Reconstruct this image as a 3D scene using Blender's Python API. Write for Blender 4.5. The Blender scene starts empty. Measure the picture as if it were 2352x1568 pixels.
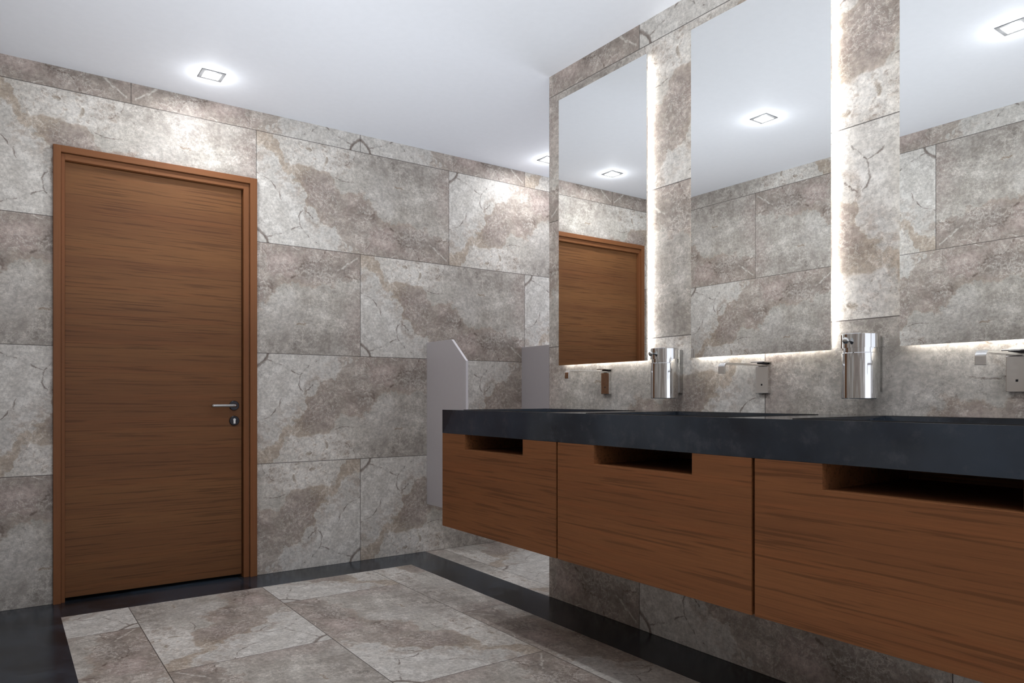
import bpy, bmesh, math, random
from mathutils import Vector, Matrix
random.seed(4)
C = bpy.context.scene.collection

# ------------------------------------------------------------------ camera
cd = bpy.data.cameras.new('camera')
cam = bpy.data.objects.new('camera', cd); C.objects.link(cam)
cam.location = (0, 0, 0.9603)
cam.rotation_euler = (math.pi/2, 0, -0.618373)
cd.sensor_width = 36; cd.lens = 1646.5/2352*36
cd.shift_y = (912.1-784)/2352
cd.clip_start = 0.02
bpy.context.scene.camera = cam
# ------------------------------------------------------------------ world / view
w = bpy.data.worlds.new('world'); bpy.context.scene.world = w
w.use_nodes = True
# fill light added through the open room ends, stronger from below for the ceiling
_t = w.node_tree
_tc = _t.nodes.new('ShaderNodeTexCoord'); _sp = _t.nodes.new('ShaderNodeSeparateXYZ'); _mr = _t.nodes.new('ShaderNodeMapRange')
_t.links.new(_tc.outputs['Generated'], _sp.inputs[0]); _t.links.new(_sp.outputs[2], _mr.inputs[0])
_mr.interpolation_type = 'SMOOTHSTEP'
_mr.inputs[1].default_value = -0.5; _mr.inputs[2].default_value = 0.4
_mr.inputs[3].default_value = 2.0; _mr.inputs[4].default_value = 0.8
_t.links.new(_mr.outputs[0], _t.nodes['Background'].inputs[1])
_t.nodes['Background'].inputs[0].default_value = (0.86, 0.90, 1.0, 1)
vs = bpy.context.scene.view_settings
vs.view_transform = 'Standard'; vs.look = 'None'; vs.gamma = 1; vs.use_curve_mapping = False
vs.exposure = 0.46
LAMP_W = 0.62          # ceiling lamp power
LAMP_DROP = 0.055      # how far the bulb sits under the ceiling line
STRIP = 15.0          # mirror strip strength

# unseen fill added to brighten the ceiling: a double row of upward spots
for _i in range(6):
    for _x in (0.62, 1.38):
        _sl = bpy.data.lights.new('ceiling_fill', 'SPOT'); _sl.energy = 10.0; _sl.color = (0.92, 0.965, 1.0)
        _sl.shadow_soft_size = 0.0; _sl.spot_size = math.radians(165); _sl.spot_blend = 1.0
        _so = bpy.data.objects.new('ceiling_fill', _sl); C.objects.link(_so)
        _so.location = (_x, -1.5+0.94*_i, 1.12); _so.rotation_euler = (math.pi, 0, 0)

# ------------------------------------------------------------------ dimensions
YB, XW, H, XL = 3.949, 2.150, 2.502, -0.083
YC = 2.712            # outer corner of the vanity wall
YR = -2.2             # rear end of the room, left open for the added fill light
YL = -2.2
XE = 4.0              # far end of the alcove

# ------------------------------------------------------------------ node helpers
class NT:
    def __init__(s, name):
        s.m = bpy.data.materials.new(name); s.m.use_nodes = True
        s.t = s.m.node_tree; s.b = s.t.nodes['Principled BSDF']
    def n(s, typ, **kw):
        nd = s.t.nodes.new(typ)
        for k, v in kw.items(): setattr(nd, k, v)
        return nd
    def l(s, a, b): s.t.links.new(a, b)
    def inp(s, sock, v):
        if hasattr(v, 'is_linked') or isinstance(v, bpy.types.NodeSocket): s.l(v, sock)
        else: sock.default_value = v
    def math(s, op, a, b=0.0, c=0.0, clamp=False):
        nd = s.n('ShaderNodeMath', operation=op, use_clamp=clamp)
        s.inp(nd.inputs[0], a); s.inp(nd.inputs[1], b); s.inp(nd.inputs[2], c)
        return nd.outputs[0]
    def mr(s, v, a, b, c=0.0, d=1.0, smooth=True):
        nd = s.n('ShaderNodeMapRange'); nd.interpolation_type = 'SMOOTHSTEP' if smooth else 'LINEAR'
        s.inp(nd.inputs[0], v); nd.inputs[1].default_value = a; nd.inputs[2].default_value = b
        nd.inputs[3].default_value = c; nd.inputs[4].default_value = d
        return nd.outputs[0]
    def noise(s, vec, scale, detail=4, rough=0.55, col=False, dist=0.0, lac=2.0):
        nd = s.n('ShaderNodeTexNoise'); s.l(vec, nd.inputs['Vector'])
        nd.inputs['Scale'].default_value = scale; nd.inputs['Detail'].default_value = detail
        nd.inputs['Roughness'].default_value = rough; nd.inputs['Distortion'].default_value = dist
        nd.inputs['Lacunarity'].default_value = lac
        return nd.outputs['Color' if col else 'Fac']
    def vm(s, op, a, b=None, sc=None):
        nd = s.n('ShaderNodeVectorMath', operation=op)
        s.inp(nd.inputs[0], a)
        if b is not None: s.inp(nd.inputs[1], b)
        if sc is not None: s.inp(nd.inputs['Scale'], sc)
        return nd.outputs[0]
    def mix(s, f, a, b, mode='MIX'):
        nd = s.n('ShaderNodeMix', data_type='RGBA', blend_type=mode)
        s.inp(nd.inputs[0], f)
        s.inp(nd.inputs[6], a if isinstance(a, bpy.types.NodeSocket) else tuple(a)+(1,))
        s.inp(nd.inputs[7], b if isinstance(b, bpy.types.NodeSocket) else tuple(b)+(1,))
        return nd.outputs[2]

def lin(r, g, b):
    f = lambda c: (c/255)/12.92 if c/255 <= 0.04045 else ((c/255+0.055)/1.055)**2.4
    return (f(r), f(g), f(b))

# ------------------------------------------------------------------ materials
def stone():
    """large format marble-look tile; UV holds metres inside one 1.2 x 0.6 tile"""
    q = NT('marble_tile')
    uv = q.n('ShaderNodeUVMap'); uv.uv_map = 'tile'
    P = uv.outputs[0]
    c1 = q.vm('SUBTRACT', q.noise(P, 4.0, 2, 0.5, col=True), (0.5, 0.5, 0.5))
    c2 = q.vm('SUBTRACT', q.noise(P, 12.0, 7, 0.60, col=True), (0.5, 0.5, 0.5))
    W1 = q.vm('ADD', P, q.vm('SCALE', c1, sc=0.06))
    W = q.vm('ADD', W1, q.vm('SCALE', c2, sc=0.17))
    K = q.vm('ADD', P, q.vm('SCALE', c2, sc=0.055))
    sp = q.n('ShaderNodeSeparateXYZ'); q.l(W, sp.inputs[0])
    u, v = sp.outputs[0], sp.outputs[1]
    def curve(pts):
        cv = q.n('ShaderNodeFloatCurve'); q.l(q.math('DIVIDE', u, 1.2), cv.inputs[1])
        cu = cv.mapping.curves[0]
        pts = [(a/1.2, (b+0.2)/1.0) for a, b in pts]
        cu.points[0].location = pts[0]; cu.points[1].location = pts[-1]
        for p in pts[1:-1]: cu.points.new(*p)
        for p in cu.points: p.handle_type = 'VECTOR'
        cv.mapping.update()
        return q.math('SUBTRACT', cv.outputs[0], 0.2)
    low = curve([(0, 0.50), (0.09, 0.49), (0.13, 0.43), (0.19, 0.405), (0.26, 0.33), (0.275, 0.24), (0.35, 0.176), (0.43, 0.14), (0.48, 0.09), (0.53, 0.0), (0.62, -0.06), (1.2, -0.12)])
    up = curve([(0, 0.66), (0.10, 0.58), (0.12, 0.49), (0.16, 0.462), (0.28, 0.464), (0.38, 0.455), (0.44, 0.42), (0.46, 0.36), (0.50, 0.337), (0.58, 0.33), (0.62, 0.36), (0.66, 0.31), (0.70, 0.245), (0.77, 0.215), (0.83, 0.205), (0.93, 0.225), (1.03, 0.184), (1.08, 0.158), (1.2, 0.146)])
    cloud = q.noise(P, 9.0, 7, 0.66); mid = q.noise(W1, 17.0, 7, 0.68)
    brk = q.math('MULTIPLY', q.math('SUBTRACT', mid, 0.5), q.mr(u, 0.30, 0.5, 0.10, 0.38))
    sl = q.math('ADD', q.math('SUBTRACT', v, low), brk)
    su = q.math('SUBTRACT', q.math('SUBTRACT', v, up), q.math('MULTIPLY', brk, 0.35))
    def blob(x, y, rx, ry, soft=0.35, vec=None):
        d = q.vm('MULTIPLY', q.vm('SUBTRACT', vec or W, (x, y, 0)), (1/rx, 1/ry, 0))
        ln = q.n('ShaderNodeVectorMath', operation='LENGTH'); q.l(d, ln.inputs[0])
        return q.math('SUBTRACT', 1.0, q.mr(ln.outputs['Value'], 1-soft, 1+soft))
    mul = lambda *a: a[0] if len(a) == 1 else q.math('MULTIPLY', a[0], mul(*a[1:]))
    pale = lin(205, 202, 197); white = lin(211, 207, 201); grey = lin(173, 168, 161); lgrey = lin(190, 186, 179)
    brown = lin(154, 141, 134); gbrown = lin(163, 154, 146); tan = lin(174, 161, 147); rose = lin(170, 155, 149)
    fine = q.noise(P, 62.0, 5, 0.72)
    # field above the vein
    base = q.mix(q.mr(u, 0.55, 0.92), lgrey, grey)
    base = q.mix(q.math('MULTIPLY', blob(0.82, 0.56, 0.36, 0.10, 0.5), 0.75), base, lin(156, 150, 144))
    base = q.mix(q.math('MULTIPLY', blob(1.22, 0.42, 0.12, 0.2, 0.6), 0.5), base, rose)
    base = q.mix(q.math('MULTIPLY', blob(0.72, 0.36, 0.13, 0.10, 0.5), 0.8), base, lin(186, 182, 177))
    base = q.mix(q.math('MULTIPLY', q.mr(mid, 0.52, 0.66), 0.5), base, lin(190, 186, 180))
    # flaky white crust with tan flecks
    fk = blob(0.33, 0.535, 0.24, 0.10, 0.35)
    fmix = q.mix(q.math('MULTIPLY', q.mr(q.noise(W, 30.0, 6, 0.66), 0.50, 0.64), 0.8), white, lin(168, 155, 144))
    base = q.mix(fk, base, fmix)
    for x, y, r in ((0.285, 0.554, 0.014), (0.395, 0.505, 0.017), (0.845, 0.41, 0.010)):
        base = q.mix(q.math('MULTIPLY', blob(x, y, r, r*1.3, 0.4), 0.75), base, lin(132, 116, 98))
    # pale field under the vein
    pl = q.math('SUBTRACT', 1.0, q.mr(q.math('ADD', sl, q.math('MULTIPLY', q.math('SUBTRACT', q.noise(K, 30.0, 5, 0.65), 0.5), 0.14)), -0.03, 0.012))
    palec = q.mix(q.math('MULTIPLY', q.mr(sl, -0.17, -0.02), q.mr(mid, 0.44, 0.58)), pale, lin(170, 161, 153))
    base = q.mix(pl, base, palec)
    # brown vein
    vein = mul(q.mr(sl, -0.006, 0.012), q.math('SUBTRACT', 1.0, q.mr(su, -0.008, 0.014)))
    vc = q.mix(q.mr(q.noise(P, 5.0, 4, 0.6), 0.40, 0.62), brown, gbrown)
    vc = q.mix(q.math('SUBTRACT', 1.0, q.mr(u, 0.20, 0.34)), vc, tan)
    vc = q.mix(q.math('MULTIPLY', q.mr(q.math('MINIMUM', sl, q.math('MULTIPLY', su, -1.0)), 0.0, 0.05, 1, 0), 0.5), vc, tan)
    vc = q.mix(q.math('MULTIPLY', blob(0.74, 0.11, 0.10, 0.065, 0.3), 0.9), vc, rose)
    vc = q.mix(q.math('MULTIPLY', blob(0.36, 0.33, 0.09, 0.07, 0.4), 0.7), vc, lin(144, 130, 124))
    vc = q.mix(q.math('MULTIPLY', blob(1.0, 0.13, 0.16, 0.07, 0.5), 0.75), vc, lin(136, 127, 121))
    vc = q.mix(q.math('MULTIPLY', blob(0.63, 0.24, 0.09, 0.04, 0.5), 0.7), vc, lin(128, 118, 111))
    vc = q.mix(q.math('MULTIPLY', blob(0.50, 0.10, 0.10, 0.08, 0.5), 0.6), vc, lin(168, 160, 152))
    vc = q.mix(q.math('MULTIPLY', q.mr(mid, 0.54, 0.68), 0.45), vc, lin(170, 160, 152))
    base = q.mix(q.math('MULTIPLY', vein, 0.9), base, vc)
    base = q.mix(q.math('MULTIPLY', q.math('SUBTRACT', 1.0, q.mr(q.math('ABSOLUTE', q.math('ADD', sl, 0.007)), 0.0, 0.007)), 0.5), base, lin(222, 217, 210))
    # cracks as short polylines
    wv = q.noise(P, 24.0, 2, 0.5)
    def cracks(lines):
        best = None
        for w_, pts in lines:
            for (ax, ay), (bx, by) in zip(pts[:-1], pts[1:]):
                dx, dy = bx-ax, by-ay; L2 = dx*dx+dy*dy
                pa = q.vm('SUBTRACT', K, (ax, ay, 0))
                dt = q.n('ShaderNodeVectorMath', operation='DOT_PRODUCT'); q.l(pa, dt.inputs[0]); dt.inputs[1].default_value = (dx/L2, dy/L2, 0)
                cl_ = q.n('ShaderNodeClamp'); q.l(dt.outputs['Value'], cl_.inputs[0])
                pr = q.n('ShaderNodeVectorMath', operation='SCALE'); pr.inputs[0].default_value = (dx, dy, 0); q.l(cl_.outputs[0], pr.inputs['Scale'])
                ln = q.n('ShaderNodeVectorMath', operation='DISTANCE'); q.l(pa, ln.inputs[0]); q.l(pr.outputs[0], ln.inputs[1])
                dd = q.math('MULTIPLY', ln.outputs['Value'], 1.0/w_)
                best = dd if best is None else q.math('MINIMUM', best, dd)
        return q.math('SUBTRACT', 1.0, q.mr(best, 0.35, 1.15))
    ck = cracks([(0.0042, [(0.0, 0.372), (0.07, 0.346), (0.129, 0.29), (0.14, 0.25)]),
                 (0.0045, [(0.272, 0.225), (0.23, 0.166), (0.236, 0.113), (0.129, 0.058), (0.052, 0.040)]),
                 (0.0097, [(-0.02, 0.085), (0.044, 0.045), (0.066, -0.01)]),
                 (0.0033, [(0.236, 0.113), (0.292, 0.059), (0.376, 0.010)]),
                 (0.0036, [(0.264, 0.211), (0.305, 0.177), (0.33, 0.15)]),
                 (0.0083, [(0.60, 0.245), (0.66, 0.235), (0.70, 0.255), (0.67, 0.212)]),
                 (0.0075, [(0.79, 0.175), (0.822, 0.157), (0.855, 0.095), (0.945, 0.069), (1.003, 0.0)]),
                 (0.0053, [(0.987, 0.194), (1.115, 0.143), (1.22, 0.146)]),
                 (0.0045, [(0.50, 0.50), (0.56, 0.56), (0.57, 0.61)]),
                 (0.0045, [(0.44, 0.43), (0.50, 0.41), (0.56, 0.42)])])
    base = q.mix(q.math('MULTIPLY', ck, q.mr(wv, 0.35, 0.6, 0.6, 0.85)), base, lin(112, 99, 92))
    wh = cracks([(0.006, [(1.072, 0.105), (1.175, 0.02)]), (0.005, [(0.50, 0.335), (0.56, 0.32)]), (0.004, [(0.84, 0.02), (0.80, 0.0)])])
    base = q.mix(q.math('MULTIPLY', wh, 0.7), base, lin(214, 209, 202))
    # ragged hair veins
    e = q.math('ABSOLUTE', q.math('SUBTRACT', q.noise(W1, 9.0, 8, 0.66), 0.5))
    rag = q.math('SUBTRACT', 1.0, q.mr(e, 0.0, 0.012))
    base = q.mix(mul(rag, q.mr(cloud, 0.44, 0.56), 0.5), base, lin(104, 93, 87))
    # light crust lines and granular relief
    wm = q.math('ABSOLUTE', q.math('SUBTRACT', q.noise(K, 28.0, 6, 0.66), 0.5))
    worm = mul(q.math('SUBTRACT', 1.0, q.mr(wm, 0.0, 0.030)), q.mr(q.noise(P, 5.5, 3, 0.5), 0.42, 0.56), q.math('SUBTRACT', 1.0, mul(pl, 0.75)))
    base = q.mix(q.math('MULTIPLY', worm, 0.62), base, lin(216, 211, 204))
    wd = q.math('ABSOLUTE', q.math('SUBTRACT', q.noise(K, 27.0, 6, 0.66), 0.5))
    base = q.mix(mul(q.math('SUBTRACT', 1.0, q.mr(wd, 0.0, 0.014)), q.mr(q.noise(P, 7.5, 3, 0.5), 0.40, 0.56), 0.42), base, lin(104, 94, 88))
    # cloudiness, grain, pits
    base = q.mix(0.6, base, q.mix(q.mr(cloud, 0.34, 0.68), lin(150, 145, 140), lin(228, 226, 223)), 'SOFT_LIGHT')
    g = q.math('MULTIPLY', q.mr(fine, 0.32, 0.68, 0.74, 1.25, smooth=False), q.mr(mid, 0.32, 0.68, 0.84, 1.15, smooth=False))
    gc = q.n('ShaderNodeCombineXYZ')
    for i in range(3): q.l(g, gc.inputs[i])
    base = q.mix(1.0, base, gc.outputs[0], 'MULTIPLY')
    pit = mul(q.mr(q.noise(P, 95.0, 2, 0.5), 0.68, 0.74), q.mr(q.noise(P, 8.0, 2, 0.5), 0.5, 0.62), 0.55)
    base = q.mix(pit, base, lin(84, 74, 70))
    base = q.mix(q.math('MULTIPLY', q.mr(q.noise(P, 80.0, 3, 0.5), 0.66, 0.74), 0.35), base, lin(225, 220, 214))
    # joint
    s2 = q.n('ShaderNodeSeparateXYZ'); q.l(P, s2.inputs[0])
    du = q.math('MINIMUM', s2.outputs[0], q.math('SUBTRACT', 1.2, s2.outputs[0]))
    dv = q.math('MINIMUM', s2.outputs[1], q.math('SUBTRACT', 0.6, s2.outputs[1]))
    joint = q.math('LESS_THAN', q.math('MINIMUM', du, dv), 0.0017)
    base = q.mix(q.math('MULTIPLY', joint, 0.85), base, lin(66, 60, 56))
    q.l(base, q.b.inputs['Base Color'])
    q.l(q.mr(cloud, 0.3, 0.7, 0.38, 0.52), q.b.inputs['Roughness'])
    q.b.inputs['IOR'].default_value = 1.45
    q.b.inputs['Specular IOR Level'].default_value = 0.4
    bp = q.n('ShaderNodeBump'); bp.inputs['Strength'].default_value = 0.12; bp.inputs['Distance'].default_value = 0.002
    q.l(fine, bp.inputs['Height']); q.l(bp.outputs[0], q.b.inputs['Normal'])
    return q.m

def slate(name, rough, tint=1.0, uvmap=True, spec=0.5, con=0.10):
    q = NT(name)
    if uvmap:
        uv = q.n('ShaderNodeUVMap'); uv.uv_map = 'tile'; P = uv.outputs[0]
    else:
        P = q.n('ShaderNodeTexCoord').outputs['Object']
    a = q.noise(P, 1.6, 5, 0.6); b = q.noise(P, 14.0, 6, 0.68)
    c = q.mix(q.mr(a, 0.5-con, 0.5+con), [x*tint for x in lin(29, 32, 38)], [x*tint for x in lin(58, 68, 80)])
    c = q.mix(q.math('MULTIPLY', q.mr(b, 0.5, 0.72), 0.45), c, [x*tint for x in lin(80, 84, 92)])
    q.l(c, q.b.inputs['Base Color'])
    q.l(q.mr(b, 0.3, 0.7, rough*0.9, rough*1.1), q.b.inputs['Roughness'])
    q.b.inputs['Specular IOR Level'].default_value = spec
    return q.m

def wood(name, axis, c_light, c_dark, line=1.0, scale=1.0):
    """straight veneer, grain running along the given object axis"""
    q = NT(name)
    tc = q.n('ShaderNodeTexCoord'); oi = q.n('ShaderNodeObjectInfo')
    P = q.vm('ADD', tc.outputs['Object'], q.vm('SCALE', oi.outputs['Location'], sc=1.7))
    mp = q.n('ShaderNodeMapping'); q.l(P, mp.inputs[0])
    sc = {'x': (0.28, 12, 12), 'y': (12, 0.28, 12), 'z': (12, 12, 0.28)}[axis]
    mp.inputs['Scale'].default_value = [v*scale for v in sc]
    V = mp.outputs[0]
    n1 = q.noise(V, 0.8, 3, 0.55, dist=0.3)
    n2 = q.noise(V, 9.0, 4, 0.55)
    n3 = q.noise(V, 26.0, 3, 0.55)
    n4 = q.noise(V, 3.0, 3, 0.5)
    c = q.mix(q.mr(n1, 0.35, 0.65), c_dark, c_light)
    c = q.mix(q.math('MULTIPLY', q.mr(n4, 0.5, 0.66), 0.25), c, [c_light[0]*1.12, c_light[1]*0.92, c_light[2]*0.85])
    c = q.mix(q.math('MULTIPLY', q.mr(n2, 0.53, 0.62), 0.55*line), c, [v*0.45 for v in c_dark])
    c = q.mix(q.math('MULTIPLY', q.mr(n3, 0.35, 0.65), 0.20*line), c, [v*0.5 for v in c_dark])
    q.l(c, q.b.inputs['Base Color'])
    q.b.inputs['Roughness'].default_value = 0.5
    q.b.inputs['Specular IOR Level'].default_value = 0.22
    return q.m

def plain(name, col, rough=0.5, metal=0.0, emit=None, strength=0.0, spec=0.5):
    m = bpy.data.materials.new(name); m.use_nodes = True
    b = m.node_tree.nodes['Principled BSDF']
    b.inputs['Base Color'].default_value = (*col, 1); b.inputs['Roughness'].default_value = rough
    b.inputs['Metallic'].default_value = metal; b.inputs['Specular IOR Level'].default_value = spec
    if emit:
        b.inputs['Emission Color'].default_value = (*emit, 1); b.inputs['Emission Strength'].default_value = strength
    return m

def painted(name, col, rough):
    q = NT(name)
    P = q.n('ShaderNodeTexCoord').outputs['Object']
    n = q.noise(P, 30.0, 3, 0.5)
    q.l(q.mix(q.mr(n, 0.3, 0.7), [c*0.985 for c in col], col), q.b.inputs['Base Color'])
    q.b.inputs['Roughness'].default_value = rough
    q.b.inputs['Specular IOR Level'].default_value = 0.2
    return q.m

def brushed(name, col, rough):
    q = NT(name)
    P = q.n('ShaderNodeTexCoord').outputs['Object']
    n = q.noise(P, 60.0, 2, 0.5)
    q.b.inputs['Base Color'].default_value = (*col, 1); q.b.inputs['Metallic'].default_value = 1
    q.l(q.mr(n, 0.3, 0.7, rough*0.85, rough*1.15), q.b.inputs['Roughness'])
    return q.m

M = {
 'stone': stone(),
 'slate_floor': slate('dark_slate_floor', 0.20, 0.72, spec=0.28),
 'slate_top': slate('dark_slate_counter', 0.09, 0.82, False, con=0.22),
 'door': wood('door_veneer', 'x', lin(122, 83, 50), lin(112, 74, 45), 1.05),
 'frame': wood('door_frame_wood', 'z', lin(128, 83, 51), lin(120, 77, 47), 0.25),
 'header': wood('door_header_wood', 'x', lin(128, 83, 51), lin(120, 77, 47), 0.25),
 'cab': wood('cabinet_veneer', 'y', lin(132, 86, 53), lin(120, 77, 48), 1.0),
 'ceil': painted('ceiling_paint', (0.78, 0.80, 0.85), 0.7),
 'panel': painted('grey_lacquer', lin(186, 181, 183), 0.35),
 'panel_edge': painted('pale_edge', lin(212, 208, 212), 0.4),
 'mirror': plain('mirror_silver', (0.90, 0.91, 0.905), 0.0, 1.0),
 'mirror_edge': plain('mirror_edge', (0.45, 0.5, 0.5), 0.15),
 'box': plain('mirror_back_box', (0.8, 0.8, 0.8), 0.5),
 'led_dim': plain('led_strip_dim', (1, 1, 1), 0.5, 0, (1.0, 0.985, 0.95), STRIP*0.16),
 'led_side': plain('led_strip_side', (1, 1, 1), 0.5, 0, (1.0, 0.99, 0.965), STRIP*1.8),
 'led': plain('led_strip', (1, 1, 1), 0.5, 0, (1.0, 0.985, 0.95), STRIP),
 'chrome': brushed('chrome', (0.66, 0.66, 0.66), 0.06),
 'satin': brushed('satin_chrome', (0.74, 0.73, 0.72), 0.17),
 'steel': brushed('satin_steel', (0.50, 0.50, 0.49), 0.22),
 'darkmetal': brushed('dark_metal', (0.05, 0.05, 0.055), 0.22),
 'black': plain('black_plastic', (0.006, 0.006, 0.007), 0.35),
 'diff': plain('lamp_diffuser', (1, 1, 1), 0.4, 0, (0.96, 0.98, 1.0), 6.0),
 'lampframe': plain('lamp_frame', (0.14, 0.14, 0.143), 0.6, 0.0),
 'white': plain('white_metal', (0.8, 0.8, 0.78), 0.3),
 'gap': plain('dark_gap', (0.01, 0.008, 0.007), 0.8),
}

# ------------------------------------------------------------------ mesh helpers
def obj(name, bm, mats, parent=None, loc=(0, 0, 0), smooth=False, bevel=0.0, seg=2):
    bmesh.ops.recalc_face_normals(bm, faces=bm.faces)
    me = bpy.data.meshes.new(name); bm.to_mesh(me); bm.free()
    if not isinstance(mats, (list, tuple)): mats = [mats]
    for m in mats: me.materials.append(m)
    if smooth:
        for p in me.polygons: p.use_smooth = True
    o = bpy.data.objects.new(name, me); C.objects.link(o); o.location = loc
    if parent: o.parent = parent
    if bevel:
        b = o.modifiers.new('bevel', 'BEVEL'); b.width = bevel; b.segments = seg; b.limit_method = 'ANGLE'
        b.angle_limit = math.radians(40); b.harden_normals = False
    return o

def box(bm, x0, x1, y0, y1, z0, z1, mi=0):
    vs_ = [bm.verts.new(v) for v in ((x0,y0,z0),(x1,y0,z0),(x1,y1,z0),(x0,y1,z0),(x0,y0,z1),(x1,y0,z1),(x1,y1,z1),(x0,y1,z1))]
    for f in ((0,3,2,1),(4,5,6,7),(0,1,5,4),(1,2,6,5),(2,3,7,6),(3,0,4,7)):
        fc = bm.faces.new([vs_[i] for i in f]); fc.material_index = mi
    return bm

def prism(bm, pts, axis, a, b):
    """extrude a polygon of 2-D points along an axis from a to b"""
    def v(p, t):
        if axis == 'x': return (t, p[0], p[1])
        if axis == 'y': return (p[0], t, p[1])
        return (p[0], p[1], t)
    A = [bm.verts.new(v(p, a)) for p in pts]; B = [bm.verts.new(v(p, b)) for p in pts]
    bm.faces.new(A); bm.faces.new(B[::-1])
    n = len(pts)
    for i in range(n): bm.faces.new((A[i], A[(i+1) % n], B[(i+1) % n], B[i]))
    return bm

def lathe(bm, prof, n=48, axis='z', sx=1.0, sy=1.0, center=(0, 0, 0)):
    rings = []
    for r, h in prof:
        ring = []
        for i in range(n):
            a = 2*math.pi*i/n
            p, q_ = r*math.cos(a)*sx, r*math.sin(a)*sy
            v = (p, q_, h) if axis == 'z' else ((h, p, q_) if axis == 'x' else (p, h, q_))
            ring.append(bm.verts.new(Vector(v)+Vector(center)))
        rings.append(ring)
    for k in range(len(rings)-1):
        for i in range(n):
            bm.faces.new((rings[k][i], rings[k][(i+1) % n], rings[k+1][(i+1) % n], rings[k+1][i]))
    bm.faces.new(rings[0][::-1]); bm.faces.new(rings[-1])
    return bm

def tag(o, label=None, cat=None, group=None, kind=None):
    if label: o['label'] = label
    if cat: o['category'] = cat
    if group: o['group'] = group
    if kind: o['kind'] = kind
    return o

def empty(name, loc):
    o = bpy.data.objects.new(name, None); C.objects.link(o); o.location = loc
    o.empty_display_size = 0.05
    return o

def copy_tree(o, parent=None):
    c = o.copy(); C.objects.link(c)
    if parent: c.parent = parent
    for ch in [x for x in list(C.objects) if x.parent == o]: copy_tree(ch, c)
    return c

# ------------------------------------------------------------------ tiling
FL = {'A': lambda a, b: (a, b), 'B': lambda a, b: (a, 0.6-b), 'C': lambda a, b: (1.2-a, b), 'D': lambda a, b: (1.2-a, 0.6-b)}

def tile_patch(bm, uvl, org, du, dv, urange, vrange, rows, codes, holes=(), v0=0.0, mi=0):
    """rows[r % len] = u of one joint on row r; codes(r, k, u) -> flip letter"""
    org, du, dv = Vector(org), Vector(du), Vector(dv)
    r = math.floor((vrange[0]-v0)/0.6+1e-6)
    while v0+r*0.6 < vrange[1]-1e-6:
        vb, vt = max(vrange[0], v0+r*0.6), min(vrange[1], v0+(r+1)*0.6)
        off = rows[r % len(rows)]
        k = math.floor((urange[0]-off)/1.2+1e-6)
        while off+1.2*k < urange[1]-1e-6:
            t0 = off+1.2*k
            ua, ub = max(urange[0], t0), min(urange[1], t0+1.2)
            us = sorted({ua, ub, *[h for hh in holes for h in hh[:2] if ua < h < ub]})
            vs2 = sorted({vb, vt, *[h for hh in holes for h in hh[2:] if vb < h < vt]})
            fl = FL[codes(r, k, t0)]
            for i in range(len(us)-1):
                for j in range(len(vs2)-1):
                    cu_, cv_ = (us[i]+us[i+1])/2, (vs2[j]+vs2[j+1])/2
                    if any(h[0] < cu_ < h[1] and h[2] < cv_ < h[3] for h in holes): continue
                    cs = [(us[i], vs2[j]), (us[i+1], vs2[j]), (us[i+1], vs2[j+1]), (us[i], vs2[j+1])]
                    f = bm.faces.new([bm.verts.new(org+du*a+dv*b) for a, b in cs])
                    f.material_index = mi
                    for lp, (a, b) in zip(f.loops, cs): lp[uvl].uv = fl(a-t0, b-(v0+r*0.6))
            k += 1
        r += 1

def wall(name, parts, label=None):
    bm = bmesh.new(); uvl = bm.loops.layers.uv.new('tile')
    for p in parts: tile_patch(bm, uvl, **p)
    me = bpy.data.meshes.new(name); bm.to_mesh(me); bm.free()
    me.materials.append(M['stone'])
    o = bpy.data.objects.new(name, me); C.objects.link(o)
    return tag(o, kind='structure')

def pick(d, default='AB'):
    return lambda r, k, t: d.get((r, round(t, 2)), default[(r+k) % len(default)])

# door opening
DX0, DX1, DZ = 0.2235, 1.0805, 2.104
back_codes = pick({(4, -0.68): 'A', (4, 0.52): 'C', (4, 1.72): 'A', (4, 2.92): 'B',
                   (3, -0.08): 'A', (3, 1.12): 'A', (3, 2.32): 'B',
                   (2, -0.68): 'B', (2, 0.52): 'B', (2, 1.72): 'A', (2, 2.92): 'B',
                   (1, -0.08): 'B', (1, 1.12): 'B', (1, 2.32): 'B',
                   (0, -0.68): 'B', (0, 0.52): 'C', (0, 1.72): 'B', (0, 2.92): 'C'})
wall('wall_back', [dict(org=(0, YB, 0), du=(1, 0, 0), dv=(0, 0, 1), urange=(XL, XE), vrange=(0, H),
     rows=[0.516, 1.117], codes=back_codes, holes=[(DX0, DX1, -1, DZ)])])
van_codes = pick({(4, -0.6): 'A', (4, 0.6): 'A', (4, 1.8): 'C',
                  (3, 0.0): 'C', (3, 1.2): 'B', (3, 2.4): 'A',
                  (2, -0.6): 'B', (2, 0.6): 'D', (2, 1.8): 'A',
                  (1, 0.0): 'C', (1, 1.2): 'C',
                  (0, -0.6): 'A', (0, 0.6): 'A', (0, 1.8): 'A'})
wall('wall_right', [
  dict(org=(XW, YC, 0), du=(0, -1, 0), dv=(0, 0, 1), urange=(0, YC-YR), vrange=(0, H), rows=[0.6, 0.0], codes=van_codes),
  dict(org=(XE, YC, 0), du=(-1, 0, 0), dv=(0, 0, 1), urange=(0, XE-XW), vrange=(0, H), rows=[0.65, 0.05], codes=pick({}, 'ABCD')),
  ])
left_codes = pick({(3, -3.13): 'C', (3, -1.93): 'C', (3, -4.33): 'D', (2, -2.53): 'B', (2, -1.33): 'C', (2, -3.73): 'A',
                   (4, -2.53): 'C', (4, -1.33): 'A', (4, -3.73): 'A'})
def lc(r, k, t):
    if r == 3: return 'A' if t < -4.0 else ('D' if t < -3.0 else 'C')
    if r == 2: return 'B' if t < -2.0 else 'C'
    return 'CABD'[(r+k) % 4]
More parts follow.
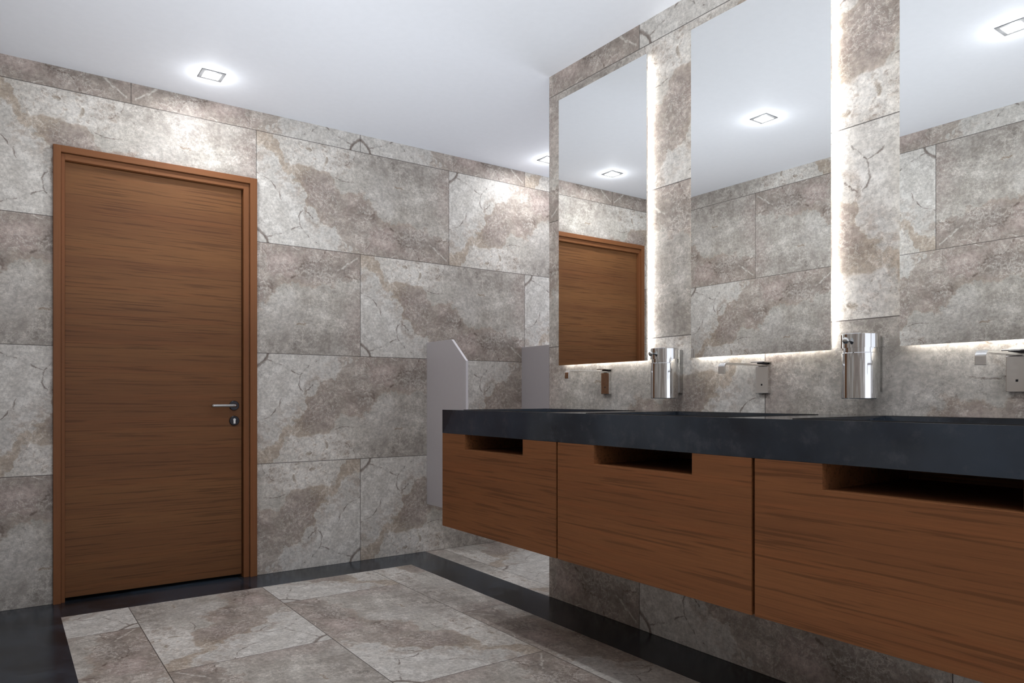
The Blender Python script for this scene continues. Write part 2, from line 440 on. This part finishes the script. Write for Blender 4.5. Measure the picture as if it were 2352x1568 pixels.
wall('wall_left', [dict(org=(XL, 0, 0), du=(0, -1, 0), dv=(0, 0, 1), urange=(-YB, -YL), vrange=(0, H), rows=[-2.526, -3.127], codes=lc)])

# ceiling
bm = bmesh.new()
box(bm, XL-0.1, XE+0.1, YR-0.1, YB+0.3, H, H+0.1)
tag(obj('ceiling', bm, M['ceil']), kind='structure')

# floor: pale stone field, dark slate border
BX0, BX1, BY = 0.21, 1.915, 3.69
bm = bmesh.new(); uvl = bm.loops.layers.uv.new('tile')
fc = {}
def floor_code(r, k, t):
    return {(0, 0): 'D', (0, 1): 'D', (1, 0): 'D', (1, 1): 'C', (2, 0): 'C', (2, 1): 'C', (2, 2): 'D', (3, 0): 'B', (3, 1): 'C'}.get((r, round((t+0.596)/1.2-0.01)), 'CBDA'[(r*3+k*2) % 4])
# u runs toward the camera (-Y), v runs along +X
tile_patch(bm, uvl, (0, YB, 0), (0, -1, 0), (1, 0, 0), (YB-BY, YB-YR), (BX0, BX1), [YB-3.345, YB-2.735], floor_code, v0=0.472-0.6)
tile_patch(bm, uvl, (0, YB, 0), (0, -1, 0), (1, 0, 0), (0, YB-YC), (XW, XE), [YB-3.345, YB-2.735], lambda r, k, t: 'ABCD'[(r+k) % 4], v0=0.472-0.6)
def slate_tile(x0, x1, y0, y1, rot=False):
    f = bm.faces.new([bm.verts.new(p) for p in ((x0, y0, 0), (x1, y0, 0), (x1, y1, 0), (x0, y1, 0))])
    f.material_index = 1
    o = (random.uniform(0, 40), random.uniform(0, 40))
    for lp in f.loops:
        p = lp.vert.co; lp[uvl].uv = ((p.x if not rot else p.y)+o[0], (p.y if not rot else p.x)+o[1])
xs = [BX0, 0.518, 1.026, 1.535, BX1]
for a, b in zip(xs[:-1], xs[1:]): slate_tile(a, b, BY, YB+0.12 if (0.3 < (a+b)/2 < 1.2) else YB)
ys = [BY, 3.5, 3.0, 2.505, 2.0, 1.5, 1.0, 0.5, 0.0, -0.5, -1.0, -1.5, YR]
slate_tile(BX1, XW, BY, YB)
for a, b in zip(ys[:-1], ys[1:]): slate_tile(BX1, XW, b, a, True)
ysl = [3.575, 2.99, 2.49, 1.99, 1.49, 0.99, 0.49, -0.01, -0.5, -1.0, -1.5, YR]
slate_tile(XL, BX0, 3.575, YB)
for a, b in zip(ysl[:-1], ysl[1:]): slate_tile(XL, BX0, b, a, True)
me = bpy.data.meshes.new('floor'); bmesh.ops.recalc_face_normals(bm, faces=bm.faces); bm.to_mesh(me); bm.free()
me.materials.append(M['stone']); me.materials.append(M['slate_floor'])
tag_f = bpy.data.objects.new('floor', me); C.objects.link(tag_f); tag(tag_f, kind='structure')

# ------------------------------------------------------------------ door
FY = 3.930           # front of the casing
d = empty('door_1', (0.655, YB, 0)); tag(d, kind='structure')
def dobj(name, bm, mat, **kw):
    parent = kw.pop('parent', d)
    base = Vector((0.655, YB, 0))
    bmesh.ops.translate(bm, verts=bm.verts, vec=-base)
    return obj(name, bm, mat, parent, **kw)
OX0, OX1, OZ = 0.1926, 1.1173, 2.133
for nm, a, b in (('casing', OX0, 0.2236), ('casing', 1.0808, OX1)):
    bm = box(bmesh.new(), a, b, FY, YB+0.02, 0, OZ); dobj(nm, bm, M['frame'], bevel=0.0015)
bm = bmesh.new()
box(bm, 0.2236, 0.6170, FY, YB+0.02, 2.103, OZ); box(bm, 0.6176, 1.0808, FY, YB+0.02, 2.103, OZ)
dobj('casing_header', bm, M['header'])
for a, b in ((0.2250, 0.2400), (1.0500, 1.0790)):
    bm = box(bmesh.new(), a, b, 3.944, 4.03, 0, 2.100); dobj('jamb', bm, M['frame'], bevel=0.001)
bm = bmesh.new()
box(bm, 0.2400, 0.596, 3.944, 4.03, 2.072, 2.100); box(bm, 0.5965, 1.0500, 3.944, 4.03, 2.072, 2.100)
dobj('jamb_header', bm, M['header'])
leaf = dobj('door_leaf', box(bmesh.new(), 0.2415, 1.0455, 3.968, 4.008, 0.016, 2.069), M['door'], bevel=0.001)
# blanking behind the door so that no gap shows the outside
bm = box(bmesh.new(), 0.10, 1.20, 4.032, 4.05, -0.05, 2.3)
box(bm, 0.10, 0.2236, YB+0.021, 4.032, -0.05, 2.3); box(bm, 1.0808, 1.20, YB+0.021, 4.032, -0.05, 2.3)
box(bm, 0.2236, 1.0808, YB+0.021, 4.032, 2.103, 2.3); box(bm, 0.10, 1.20, 3.93, 4.05, -0.05, -0.002)
dobj('backing', bm, M['gap'])
# lever handle
hx, hz, hy = 1.006, 0.9165, 3.968
bm = lathe(bmesh.new(), [(0.0255, 0.0), (0.0255, -0.006), (0.0235, -0.008), (0.012, -0.008)], 40, 'y', center=(hx, hy, hz))
rose_ = dobj('handle_rose', bm, M['darkmetal'], smooth=False)
pts = [(hx, hy-0.006, hz), (hx, hy-0.030, hz), (hx-0.001, hy-0.038, hz), (hx-0.004, hy-0.044, hz), (hx-0.010, hy-0.048, hz), (hx-0.018, hy-0.050, hz), (hx-0.110, hy-0.050, hz), (hx-0.122, hy-0.050, hz)]
bm = bmesh.new(); rings = []
for i, p in enumerate(pts):
    p = Vector(p)
    t = (Vector(pts[min(i+1, len(pts)-1)])-Vector(pts[max(i-1, 0)])).normalized()
    s_ = t.cross(Vector((0, 0, 1))).normalized(); u_ = s_.cross(t)
    rings.append([bm.verts.new(p+s_*0.0085*math.cos(k*math.pi/8)+u_*0.0085*math.sin(k*math.pi/8)) for k in range(16)])
for a, b in zip(rings[:-1], rings[1:]):
    for k in range(16): bm.faces.new((a[k], a[(k+1) % 16], b[(k+1) % 16], b[k]))
bm.faces.new(rings[0][::-1]); bm.faces.new(rings[-1])
hd = dobj('lever_handle', bm, M['steel'], smooth=True); hd['label'] = 'grey metal lever handle'
kz = 0.8358
bm = lathe(bmesh.new(), [(0.0255, 0.0), (0.0255, -0.006), (0.0235, -0.008)], 40, 'y', center=(hx+0.001, hy, kz))
ke = dobj('keyhole_rose', bm, M['darkmetal']); ke['label'] = 'black round keyhole rose'
bm = lathe(bmesh.new(), [(0.0065, -0.0075), (0.0065, -0.0095)], 24, 'y', center=(hx+0.001, hy, kz+0.006))
box(bm, hx-0.004, hx+0.006, hy-0.0093, hy-0.0075, kz-0.015, kz+0.006)
kc = obj('lock_cylinder', bm, M['white']); kc.location = -Vector((0.655, YB, 0)); kc.parent = ke

# ------------------------------------------------------------------ partitions
def partition(x, label):
    o = empty('urinal_partition', (x, YB, 0.296))
    prof = [(0.0, 0.0), (-0.463, 0.0), (-0.463, 0.873), (-0.303, 1.005), (0.0, 1.005)]
    bm = prism(bmesh.new(), prof, 'x', 0.0, 0.016)
    for f in bm.faces:
        c = f.calc_center_median()
        if 0.001 < c.x < 0.015 and c.y < -0.1: f.material_index = 1
    obj('screen_panel', bm, [M['panel'], M['panel_edge']], o, bevel=0.001)
    bm = bmesh.new()
    for z in (0.15, 0.8): box(bm, 0.016, 0.026, -0.03, 0.0, z, z+0.04)
    obj('wall_bracket', bm, M['steel'], o)
    return tag(o, label, 'partition', 'urinal partitions on the far wall')
partition(2.157, 'grey urinal partition with angled top edge, left of the two, beside the vanity end')
partition(2.890, 'grey urinal partition half hidden by the mirror wall corner, right of the two')

# ------------------------------------------------------------------ vanity
XF = 1.5584; ZT, ZM, ZB = 0.9065, 0.806, 0.404
WC = 0.7885; GAP = 0.006
SL0, SL1, ZS = 0.184, 0.589, 0.744     # slot measured from the far end of the unit
def cabinet():
    o = empty('vanity_cabinet', (XF, YC, ZB))
    h = ZM-ZB-0.0006
    y0, y1 = -WC+GAP, 0.0
    dep = XW-XF-0.001
    # front with a grip opening cut from its top edge
    prof = [(y1, 0), (y0, 0), (y0, h), (-SL1, h), (-SL1, ZS-ZB), (-SL0, ZS-ZB), (-SL0, h), (y1, h)]
    obj('drawer_front', prism(bmesh.new(), prof, 'x', 0.0, 0.019), M['cab'], o, bevel=0.0008)
    bm = bmesh.new(); e = 0.0192
    box(bm, e, dep, y0, y0+0.018, 0, h); box(bm, e, dep, y1-0.018, y1, 0, h)
    box(bm, e, dep, y0+0.018, y1-0.018, 0, 0.018); box(bm, dep-0.012, dep, y0+0.018, y1-0.018, 0.018, h)
    obj('body', bm, M['cab'], o)
    # open compartment behind the opening
    bm = bmesh.new(); zf = ZS-ZB
    box(bm, e, 0.42, -SL1-0.016, -SL1, zf-0.014, h); box(bm, e, 0.42, -SL0, -SL0+0.016, zf-0.014, h)
    box(bm, e, 0.42, -SL1, -SL0, zf-0.014, zf); box(bm, 0.408, 0.42, -SL1, -SL0, zf, h)
    obj('shelf_compartment', bm, M['cab'], o)
    return o
cab = cabinet()
labs = ['brown wood vanity cabinet with grip opening, at the far end by the urinal partitions',
        'brown wood vanity cabinet with grip opening, middle of the three under the dark counter',
        'brown wood vanity cabinet with wide grip opening, nearest the camera at right']
for i, y in enumerate((2.712, 1.9195, 1.127)):
    c = cab if i == 0 else copy_tree(cab)
    c.location = (XF, y, ZB)
    tag(c, labs[i], 'cabinet', 'wall hung vanity cabinets')
YE = 1.127-WC+GAP   # near end of the counter

# countertop
ct = empty('countertop', (XF, YC, ZM)); tag(ct, 'long dark slate countertop with three sunken basins on the wood cabinets', 'countertop')
basins = [(2.04, 2.602), (1.256, 1.818), (0.482, 1.044)]
SX0, SX1 = 1.605, 2.045
bm = bmesh.new()
xs = [XF, SX0, SX1, XW-0.0005]
ysb = sorted({YC, YE, *[v for b in basins for v in b]})
def q4(*p): bm.faces.new([bm.verts.new(v) for v in p])
for i in range(3):
    for j in range(len(ysb)-1):
        a, b = ysb[j], ysb[j+1]
        if i == 1 and any(b0-1e-6 <= a and b <= b1+1e-6 for b0, b1 in basins): continue
        q4((xs[i], a, ZT), (xs[i+1], a, ZT), (xs[i+1], b, ZT), (xs[i], b, ZT))
X1 = xs[-1]
q4((XF, YE, ZM), (X1, YE, ZM), (X1, YC, ZM), (XF, YC, ZM))
q4((XF, YE, ZM), (XF, YC, ZM), (XF, YC, ZT), (XF, YE, ZT))
q4((X1, YE, ZM), (X1, YC, ZM), (X1, YC, ZT), (X1, YE, ZT))
q4((XF, YE, ZM), (X1, YE, ZM), (X1, YE, ZT), (XF, YE, ZT))
q4((XF, YC, ZM), (X1, YC, ZM), (X1, YC, ZT), (XF, YC, ZT))
bmesh.ops.remove_doubles(bm, verts=bm.verts, dist=1e-5)
base = Vector((XF, YC, ZM)); bmesh.ops.translate(bm, verts=bm.verts, vec=-base)
obj('slab', bm, M['slate_top'], ct)
for b0, b1 in basins:
    bm = bmesh.new(); t = 0.004; zb = ZT-0.085
    # inner shell
    V = [bm.verts.new(v) for v in ((SX0, b0, ZT), (SX1, b0, ZT), (SX1, b1, ZT), (SX0, b1, ZT),
         (SX0+0.01, b0+0.01, zb), (SX1-0.01, b0+0.01, zb-0.006), (SX1-0.01, b1-0.01, zb-0.006), (SX0+0.01, b1-0.01, zb))]
    for f in ((4, 5, 6, 7), (0, 1, 5, 4), (1, 2, 6, 5), (2, 3, 7, 6), (3, 0, 4, 7)): bm.faces.new([V[i] for i in f])
    bmesh.ops.translate(bm, verts=bm.verts, vec=-base)
    bs = obj('basin', bm, M['slate_top'], ct)
    bm = bmesh.new(); r = 0.004; z0, z1 = ZT-0.003, ZT+0.0016
    box(bm, SX0-r, SX0, b0-r, b1+r, z0, z1); box(bm, SX1, SX1+r, b0-r, b1+r, z0, z1)
    box(bm, SX0, SX1, b0-r, b0, z0, z1); box(bm, SX0, SX1, b1, b1+r, z0, z1)
    bmesh.ops.translate(bm, verts=bm.verts, vec=-base)
    obj('basin_rim', bm, M['gap'], bs)
    bm = lathe(bmesh.new(), [(0.03, 0.0), (0.03, 0.003), (0.024, 0.005)], 32, 'z', center=(1.85, (b0+b1)/2, zb-0.004))
    bmesh.ops.translate(bm, verts=bm.verts, vec=-base)
    obj('drain', bm, M['chrome'], bs)

# ------------------------------------------------------------------ mirrors
MW, MH, MZ = 0.562, 1.241, 1.109
def mirror():
    o = empty('wall_mirror', (XW, 0, MZ))
    obj('glass', box(bmesh.new(), -0.025, -0.0202, 0, MW, 0, MH), M['mirror'], o)
    obj('backing_board', box(bmesh.new(), -0.020, -0.016, 0.001, MW-0.001, 0.001, MH-0.001), M['box'], o)
    i = 0.020
    obj('back_box', box(bmesh.new(), -0.016, -0.0005, i+0.003, MW-i-0.003, i+0.003, MH-i-0.003), M['box'], o)
    x0, x1 = -0.0135, -0.0045
    for n_, (y0, y1, z0, z1) in enumerate(((i, i+0.003, i, MH-i), (MW-i-0.003, MW-i, i, MH-i), (i+0.003, MW-i-0.003, i, i+0.003), (i+0.003, MW-i-0.003, MH-i-0.003, MH-i))):
        obj('light_strip', box(bmesh.new(), x0, x1, y0, y1, z0, z1), M[('led_side', 'led_dim', 'led', 'led_dim')[n_]], o)
    return o
mr_ = mirror()
labs = ['tall backlit wall mirror reflecting the brown door, left of the three mirrors',
        'tall backlit wall mirror between the two chrome soap dispensers',
        'tall backlit wall mirror cut by the right picture edge']
for i, y in enumerate((2.047, 1.256, 0.482)):
    c = mr_ if i == 0 else copy_tree(mr_)
    c.location = (XW, y, MZ); tag(c, labs[i], 'mirror', 'backlit mirrors above the vanity')

# ------------------------------------------------------------------ faucets
def faucet():
    o = empty('wall_faucet', (XW, 0, 0.974))
    obj('wall_plate', box(bmesh.new(), -0.016, 0, -0.025, 0.025, 0, 0.093), M['satin'], o, bevel=0.0012)
    obj('lever', box(bmesh.new(), -0.040, 0, -0.027, 0.027, 0.1055, 0.110), M['satin'], o, bevel=0.001)
    obj('valve_body', box(bmesh.new(), -0.014, 0, -0.020, 0.020, 0.1003, 0.1055), M['darkmetal'], o)
    # flat spout bar bent down at its tip
    t = 0.0065; zt = 0.1000; L = 0.232; R = 0.016; drop = 0.036
    top = [(0.0, zt), (-(L-R), zt)]; bot = [(0.0, zt-t), (-(L-R), zt-t)]
    for k in range(1, 9):
        a = k/8*math.pi/2
        top.append((-(L-R)-R*math.sin(a), zt-R+R*math.cos(a)))
        bot.append((-(L-R)-(R-t)*math.sin(a), zt-R+(R-t)*math.cos(a)))
    top.append((-L, zt-drop)); bot.append((-L+t, zt-drop))
    bm = bmesh.new(); hw = 0.0125
    A = [[bm.verts.new((p[0], s*hw, p[1])) for p in top] for s in (-1, 1)]
    B = [[bm.verts.new((p[0], s*hw, p[1])) for p in bot] for s in (-1, 1)]
    n = len(top)
    for i in range(n-1):
        bm.faces.new((A[0][i], A[0][i+1], A[1][i+1], A[1][i])); bm.faces.new((B[0][i], B[1][i], B[1][i+1], B[0][i+1]))
        for s in (0, 1): bm.faces.new((A[s][i], B[s][i], B[s][i+1], A[s][i+1]))
    bm.faces.new((A[0][-1], B[0][-1], B[1][-1], A[1][-1])); bm.faces.new((A[0][0], A[1][0], B[1][0], B[0][0]))
    obj('spout', bm, M['satin'], o, bevel=0.0008)
    obj('sensor', box(bmesh.new(), -0.0166, -0.0155, -0.0028, 0.0028, 0.0265, 0.0325), M['black'], o)
    return o
fa = faucet()
labs = ['chrome wall faucet with flat spout under the left mirror',
        'chrome wall faucet with flat spout under the middle mirror',
        'chrome wall faucet with flat spout at the right picture edge']
for i, y in enumerate((2.303, 1.515, 0.752)):
    c = fa if i == 0 else copy_tree(fa)
    c.location = (XW, y, 0.974); tag(c, labs[i], 'faucet', 'wall faucets above the basins')

# ------------------------------------------------------------------ soap dispensers
def dispenser():
    o = empty('soap_dispenser', (XW, 0, 0.956))
    cx = -0.072; R = 0.053
    def cyl(name, prof, mat):
        b = obj(name, lathe(bmesh.new(), prof, 64, 'z', center=(cx, 0, 0)), mat, o, smooth=True)
        m_ = b.modifiers.new('edge', 'EDGE_SPLIT'); m_.split_angle = math.radians(35)
        return b
    cyl('container', [(R-0.002, 0), (R, 0.002), (R, 0.134), (R-0.0015, 0.136)], M['chrome'])
    cyl('neck', [(R-0.004, 0.136), (R-0.004, 0.150)], M['chrome'])
    cp = cyl('cap', [(R, 0.150), (R, 0.190), (R-0.002, 0.192)], M['chrome'])
    bm = lathe(bmesh.new(), [(0.004, 0.0), (0.004, -0.016), (0.0085, -0.018), (0.010, -0.021), (0.0085, -0.025), (0.003, -0.027)], 24, 'x', center=(cx-R+0.002, 0.004, 0.170))
    obj('push_nozzle', bm, M['steel'], o, smooth=True)
    obj('wall_bracket', box(bmesh.new(), -0.024, 0, -0.030, 0.030, 0.02, 0.188), M['steel'], o, bevel=0.002)
    return o
di = dispenser()
labs = ['chrome cylinder soap dispenser on the wall right of the left mirror',
        'chrome cylinder soap dispenser on the wall between the middle and right mirrors']
for i, y in enumerate((1.908, 1.136)):
    c = di if i == 0 else copy_tree(di)
    c.location = (XW, y, 0.956); tag(c, labs[i], 'soap dispenser', 'chrome soap dispensers')

# ------------------------------------------------------------------ ceiling lights
LD = None
def ceiling_light():
    o = empty('ceiling_light', (0, 0, H))
    a, b = 0.053, 0.038
    bm = bmesh.new()
    box(bm, -a, a, -a, -b, -0.003, 0); box(bm, -a, a, b, a, -0.003, 0)
    box(bm, -a, -b, -b, b, -0.003, 0); box(bm, b, a, -b, b, -0.003, 0)
    obj('frame', bm, M['lampframe'], o)
    obj('diffuser', box(bmesh.new(), -b, b, -b, b, -0.0025, -0.0005), M['diff'], o)
    ld = bpy.data.lights.new('bulb', 'POINT'); ld.energy = LAMP_W; ld.shadow_soft_size = 0.0
    ld.color = (0.95, 0.975, 1.0)
    lo = bpy.data.objects.new('bulb', ld); C.objects.link(lo); lo.parent = o; lo.location = (0, 0, -LAMP_DROP)
    la = bpy.data.lights.new('downlight', 'AREA'); la.shape = 'SQUARE'; la.size = 0.072; la.energy = 2.9; la.color = (0.98, 0.985, 1.0)
    lo = bpy.data.objects.new('downlight', la); C.objects.link(lo); lo.parent = o; lo.location = (0, 0, -0.0045)
    return o
cl = ceiling_light()
spots = [(0.818, 3.630, 'small square ceiling light above the door'),
         (2.889, 3.655, 'small square ceiling light over the urinals, cut by the mirror wall corner'),
         (0.818, 2.423, 'small square ceiling light seen in the middle mirror'),
         (0.818, 1.220, 'small square ceiling light seen in the right mirror'),
         (0.818, 0.013, 'small square ceiling light overhead beside the camera'),
         (0.818, -1.194, 'small square ceiling light behind the camera by the rear wall')]
for i, (x, y, lb) in enumerate(spots):
    c = cl if i == 0 else copy_tree(cl)
    c.location = (x, y, H); tag(c, lb, 'ceiling light', 'square recessed ceiling lights')
